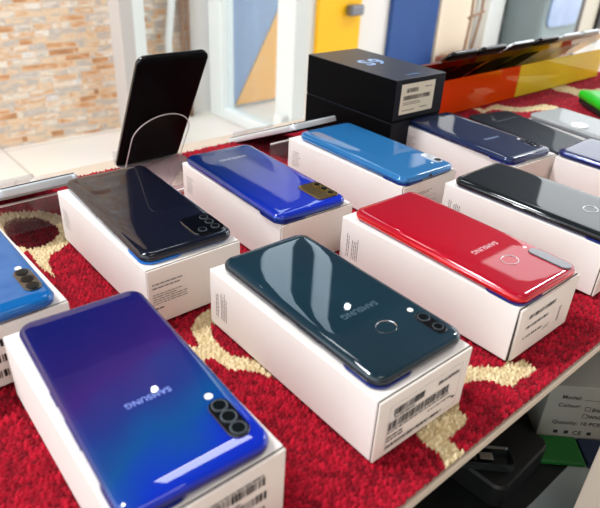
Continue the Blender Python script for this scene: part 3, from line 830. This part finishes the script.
# ------------------------------------------------------------------ acrylic stands and the phones leaning on them
def sheet(bm, prof, x0, x1, th=0.0026):
    """a bent sheet: prof is its side outline in (y, z), extruded along x and thickened"""
    n = len(prof)
    P = [Vector((p[0], p[1])) for p in prof]
    off = []
    for i in range(n):
        d0 = (P[min(i + 1, n - 1)] - P[max(i - 1, 0)]).normalized()
        off.append(Vector((-d0.y, d0.x)) * th)
    a = [[bm.verts.new((x, q.x, q.y)) for x in (x0, x1)] for q in P]
    b_ = [[bm.verts.new((x, (q + o).x, (q + o).y)) for x in (x0, x1)] for q, o in zip(P, off)]
    for i in range(n - 1):
        bm.faces.new((a[i][0], a[i][1], a[i + 1][1], a[i + 1][0]))
        bm.faces.new((b_[i][0], b_[i + 1][0], b_[i + 1][1], b_[i][1]))
        for s_ in (0, 1): bm.faces.new((a[i][s_], a[i + 1][s_], b_[i + 1][s_], b_[i][s_]))
    for i in (0, n - 1): bm.faces.new((a[i][0], b_[i][0], b_[i][1], a[i][1]))
    return bm
def lean(t, x, y, z, ang):
    """stand a phone with its camera end up towards the shopkeeper, screen to the passage; (y, z) = middle of the camera end"""
    ca, sa = math.cos(R(ang)), math.sin(R(ang))
    Yv, Zv = Vector((0, ca, -sa)), Vector((0, -sa, -ca)); Xv = Yv.cross(Zv)
    m = Matrix((Xv, Yv, Zv)).transposed().to_4x4()
    o = Vector((x, y, z)) + Yv * t['L'] / 2 - Zv * t['T'] / 2
    t.matrix_world = Matrix.Translation(o) @ m

def colour_stand(x0, x1, m, m2, label, y=0.543):
    t = empty('display_stand', ((x0 + x1) / 2, y, 0))
    tag(t, label, 'stand', 'coloured acrylic stands along the back of the shelf')
    hw = (x1 - x0) / 2
    obj('front_panel', boxm(-hw, hw, 0.0, 0.0026, 0.0005, 0.0555), m, t)
    obj('back_rest', sheet(bmesh.new(), [(0.1095, 0.024), (0.114, 0.0045), (0.1085, 0.0035), (-0.0045, 0.0885)], -hw, hw), m2, t)
    obj('foot', boxm(-hw, hw, 0.0027, 0.118, 0.0005, 0.003), m, t)
    return t
colour_stand(0.70, 0.986, ORANGE, glassy('orange_back_rest', rgb(226, 86, 24), 0.10), 'orange acrylic stand carrying three leaning phones, beside the black boxes')
colour_stand(0.989, 1.300, YELLOW, glassy('yellow_back_rest', rgb(236, 200, 40), 0.10), 'yellow acrylic stand carrying leaning phones, at the far right of the shelf')
specs = [(0.796, 'gloss', None, 'black phone leaning on the orange stand, nearest the black boxes'),
         (0.873, 'gloss', None, 'black phone leaning on the orange stand, second from the black boxes'),
         (0.957, 'gloss', SILVER, 'silver edged phone leaning on the orange stand next to the yellow one'),
         (1.041, 'gloss', FRAMEM['grey'], 'dark edged phone leaning on the yellow stand next to the orange one'),
         (1.118, 'pale', SILVER, 'silver phone leaning on the middle of the yellow stand'),
         (1.193, 'pale', SILVER, 'silver white phone leaning on the outer end of the yellow stand')]
for x, kind, fr, lb in specs:
    p_ = phone(kind, lb, 0.0715, 0.15, 0.0082, frame=fr, film=BLKGLASS, group='phones leaning on the coloured stands')
    lean(p_, x, 0.530, 0.0995, 40)

def clear_stand(x0, x1, y, px, label):
    t = empty('display_stand', ((x0 + x1) / 2, y, 0))
    tag(t, label, 'stand', 'clear acrylic stands')
    hw = (x1 - x0) / 2
    obj('front_panel', boxm(-hw, hw, 0, 0.0024, 0.0005, 0.030), CLEAR, t)
    obj('panel_edge', boxm(-hw, hw, -0.0001, 0.0025, 0.030, 0.0312), CLEAR_EDGE, t)
    obj('back_rest', sheet(bmesh.new(), [(0.1135, 0.007), (0.115, 0.0035), (0.110, 0.0025), (0.0045, 0.0405)], px - (x0 + x1) / 2 - 0.034, px - (x0 + x1) / 2 + 0.034, 0.0022), CLEAR, t)
    return t
clear_stand(0.075, 0.188, 0.527, 0.1505, 'clear acrylic stand under the silver edged phone at the left')
p_ = phone('pale', 'silver edged phone tilted on a clear stand, behind the bright blue phone', 0.0745, 0.15, 0.0108, frame=SILVER, film=mat('lit_dark_screen', rgb(40, 44, 52), 0.05, coat=1), group='silver edged phones on clear stands')
lean(p_, 0.1505, 0.513, 0.0480, 21)
clear_stand(0.420, 0.528, 0.522, 0.481, 'clear acrylic stand behind the royal blue phone, in front of the glass door')
p_ = phone('gloss', 'silver edged phone tilted on a clear stand, between royal blue phone and black boxes', 0.0745, 0.15, 0.0108, frame=SILVER, film=mat('lit_dark_screen', (0, 0, 0, 1)), group='silver edged phones on clear stands')
lean(p_, 0.481, 0.511, 0.0495, 23)

# upright black phone on its arched easel
p_ = phone('gloss', 'black phone standing upright on a clear arched easel before the stone wall', 0.0825, 0.163, 0.0085, film=BLKGLASS, group=None)
lean(p_, 0.3140, 0.549, 0.1395, 60)
t = empty('phone_easel', (0.3145, 0.60, 0))
tag(t, 'clear acrylic easel with arched back holding the upright black phone', 'stand')
ca, sa = math.cos(R(60)), math.sin(R(60))
def arch(bm, hw, hgt, th, off):
    pts = [(-hw, 0.0)] + [(-hw * math.cos(math.pi * k / 24) , hgt - hw * 0.9 + hw * 0.9 * math.sin(math.pi * k / 24)) for k in range(25)] + [(hw, 0.0)]
    ring = []
    for dz in (0, th):
        ring.append([bm.verts.new((x, 0.0195 - v * ca - (off + dz) * sa, 0.006 + v * sa - (off + dz) * ca)) for x, v in pts])
    n = len(pts)
    bm.faces.new(ring[0]); bm.faces.new(ring[1])
    for i in range(n): bm.faces.new((ring[0][i], ring[0][(i + 1) % n], ring[1][(i + 1) % n], ring[1][i]))
    return pts
bm = bmesh.new(); pts = arch(bm, 0.036, 0.078, 0.0022, 0.0052)
obj('arched_back', bm, glassy('easel_acrylic', (0.97, 0.97, 0.98, 1), 0.0, ior=1.12), t)
bm = tube(bmesh.new(), [(x, 0.0195 - v * ca - 0.0066 * sa, 0.006 + v * sa - 0.0066 * ca) for x, v in pts], 0.0005, 6)
obj('polished_rim', bm, CLEAR_EDGE, t)
obj('foot', boxm(-0.040, 0.040, -0.075, 0.034, 0.0005, 0.0028), glassy('frosted_acrylic', (0.95, 0.88, 0.88, 1), 0.2, ior=1.3), t)
obj('front_lip', boxm(-0.040, 0.040, -0.0775, -0.075, 0.0005, 0.004), CLEAR_EDGE, t)
obj('toe', boxm(-0.040, 0.040, 0.034, 0.0365, 0.0005, 0.016), CLEAR, t)

# ------------------------------------------------------------------ goods on the lower shelf
t = empty('packing_box', (0.552, 0.181, -0.2495), R(-45))
tag(t, 'white packing box with printed model and colour lines, on the lower shelf', 'box')
obj('carton', boxm(0, 0.13, 0, 0.10, 0, 0.080, bev=0.001), mat('grey_white_card', rgb(150, 150, 142), 0.6), t)
def lab(body, x, z, size):
    o = text('printed_line', body, size, INK, t, Matrix.Translation((x, -0.0003, z)) @ Matrix.Rotation(R(90), 4, 'X'), None, 0.0001)
lab('Model:', 0.026, 0.064, 0.0075)
lab('Colour:', 0.026, 0.052, 0.0075)
lab('Black', 0.060, 0.048, 0.0072)
lab('White', 0.060, 0.037, 0.0072)
lab('Quantity: 10 PCS', 0.040, 0.026, 0.0072)
lab('CE', 0.045, 0.011, 0.0085)
bm = bmesh.new()
quad(bm, (0.040, -0.0003, 0.0615), (0.045, 0, 0), (0, 0, 0.0006))
obj('rule_line', bm, INK, t)
for z in (0.046, 0.035):      # the two tick squares
    bm = bmesh.new()
    o_ = [bm.verts.new((0.044 + x_, -0.0003, z + z_)) for x_, z_ in ((0, 0), (.006, 0), (.006, .006), (0, .006))]
    i_n = [bm.verts.new((0.044 + x_, -0.0003, z + z_)) for x_, z_ in ((.0006, .0006), (.0054, .0006), (.0054, .0054), (.0006, .0054))]
    for q in range(4): bm.faces.new((o_[q], o_[(q + 1) % 4], i_n[(q + 1) % 4], i_n[q]))
    obj('tick_box', bm, INK, t)
for x in (0.018, 0.030, 0.056):
    bm = bmesh.new(); quad(bm, (x, -0.0003, 0.009), (0.005, 0, 0), (0, 0, 0.005))
    obj('printed_mark', bm, INK, t)

nb = obj('white_carton', boxm(-0.045, 0.045, -0.16, 0, 0, 0.17, bev=0.001), mat('beige_card', rgb(226, 208, 190), 0.6))
nb.location = (0.479, 0.091, -0.2495)
tag(nb, 'beige white carton standing on the grey ledge at the bottom right corner', 'box')
bc = obj('black_case', loft(bmesh.new(), 0.10, 0.12, 0.012, [(0.002, 0), (0, 0.002), (0, 0.028), (0.002, 0.031), (0.012, 0.0315)], 8), mat('matte_black', rgb(9, 10, 11), 0.5), smooth=False)
bc.location = (0.474, 0.213, -0.2495); bc.rotation_euler = (0, 0, R(2))
tag(bc, 'flat black case with rounded corners on the lower shelf', 'case')
gb = obj('green_packet', boxm(-0.03, 0.03, -0.02, 0.02, 0, 0.006, bev=0.002), mat('dark_green_card', rgb(14, 92, 30), 0.5))
gb.location = (0.547, 0.156, -0.2495); gb.rotation_euler = (0, 0, R(-45))
tag(gb, 'small green packet in front of the printed packing box', 'packet')
nv = obj('navy_packet', boxm(-0.03, 0.03, -0.02, 0.02, 0, 0.006, bev=0.002), mat('dark_navy_card', rgb(20, 34, 60), 0.5))
nv.location = (0.590, 0.112, -0.2495); nv.rotation_euler = (0, 0, R(-45))
tag(nv, 'dark navy packet beside the green packet on the lower shelf', 'packet')
t = empty('gadget_tray', (0.441, 0.187, -0.2180), R(-45))
tag(t, 'small black plastic tray holding a shiny metal piece, lying on the flat black case', 'tray')
BPL = mat('black_plastic', rgb(26, 30, 32), 0.25, coat=0.4)
bm = loft(bmesh.new(), 0.062, 0.026, 0.006, [(0.002, 0), (0, 0.003), (0, 0.012), (0.0015, 0.0122), (0.003, 0.010), (0.0035, 0.004)], 6)
obj('tray', bm, BPL, t, False)
obj('metal_insert', boxm(-0.004, 0.010, -0.006, 0.004, 0.004, 0.011, bev=0.001), CHROME, t)
obj('plastic_insert', boxm(-0.024, -0.008, -0.006, 0.005, 0.004, 0.010, bev=0.001), BPL, t)

# ------------------------------------------------------------------ things across the passage
t = empty('planter', (3.46, 2.27, FZ))
tag(t, 'reddish brown planter box with bare canes, against the cream panel across the passage', 'planter')
TERRA = mat('red_brown_wood', rgb(150, 84, 66), 0.7)
obj('tub', boxm(-0.24, 0.20, -0.13, 0.10, 0, 0.11, bev=0.008), TERRA, t)
obj('soil', boxm(-0.22, 0.18, -0.11, 0.08, 0.1, 0.122), mat('soil', rgb(176, 140, 108), 0.9), t)
CANE = mat('brown_cane', rgb(150, 116, 92), 0.7)
for pts in ([(-0.09, 0, 0.1), (-0.07, 0, 0.35), (-0.09, 0.02, 0.8)], [(-0.02, 0, 0.1), (0.03, 0, 0.35), (0.06, 0.02, 0.8)], [(-0.10, 0, 0.34), (0.06, 0, 0.37)]):
    obj('cane', tube(bmesh.new(), pts, 0.008), CANE, t, True)
t = empty('unclear_appliance', (4.20, 2.2, FZ))  # unidentified grey object, built as a plain appliance
t.name = 'appliance'
tag(t, 'blurred grey appliance with a rounded bluish window, across the passage', 'appliance')
obj('casing', boxm(-0.28, 0.22, -0.12, 0.18, 0.05, 0.75, bev=0.03), mat('grey_casing', rgb(128, 142, 144), 0.4), t)
obj('base', boxm(-0.30, 0.24, -0.14, 0.18, 0, 0.10, bev=0.01), mat('dark_base', rgb(52, 66, 72), 0.5), t)
wm = loft(bmesh.new(), 0.40, 0.44, 0.05, [(0, 0), (0, 0.012), (0.01, 0.014)], 6)
o = obj('window', wm, mat('bluish_screen', rgb(150, 172, 206), 0.2, coat=0.6, vary=(6, rgb(110, 130, 170))), t)
o.matrix_local = Matrix.Translation((-0.03, -0.12, 0.49)) @ Matrix.Rotation(R(90), 4, 'X')
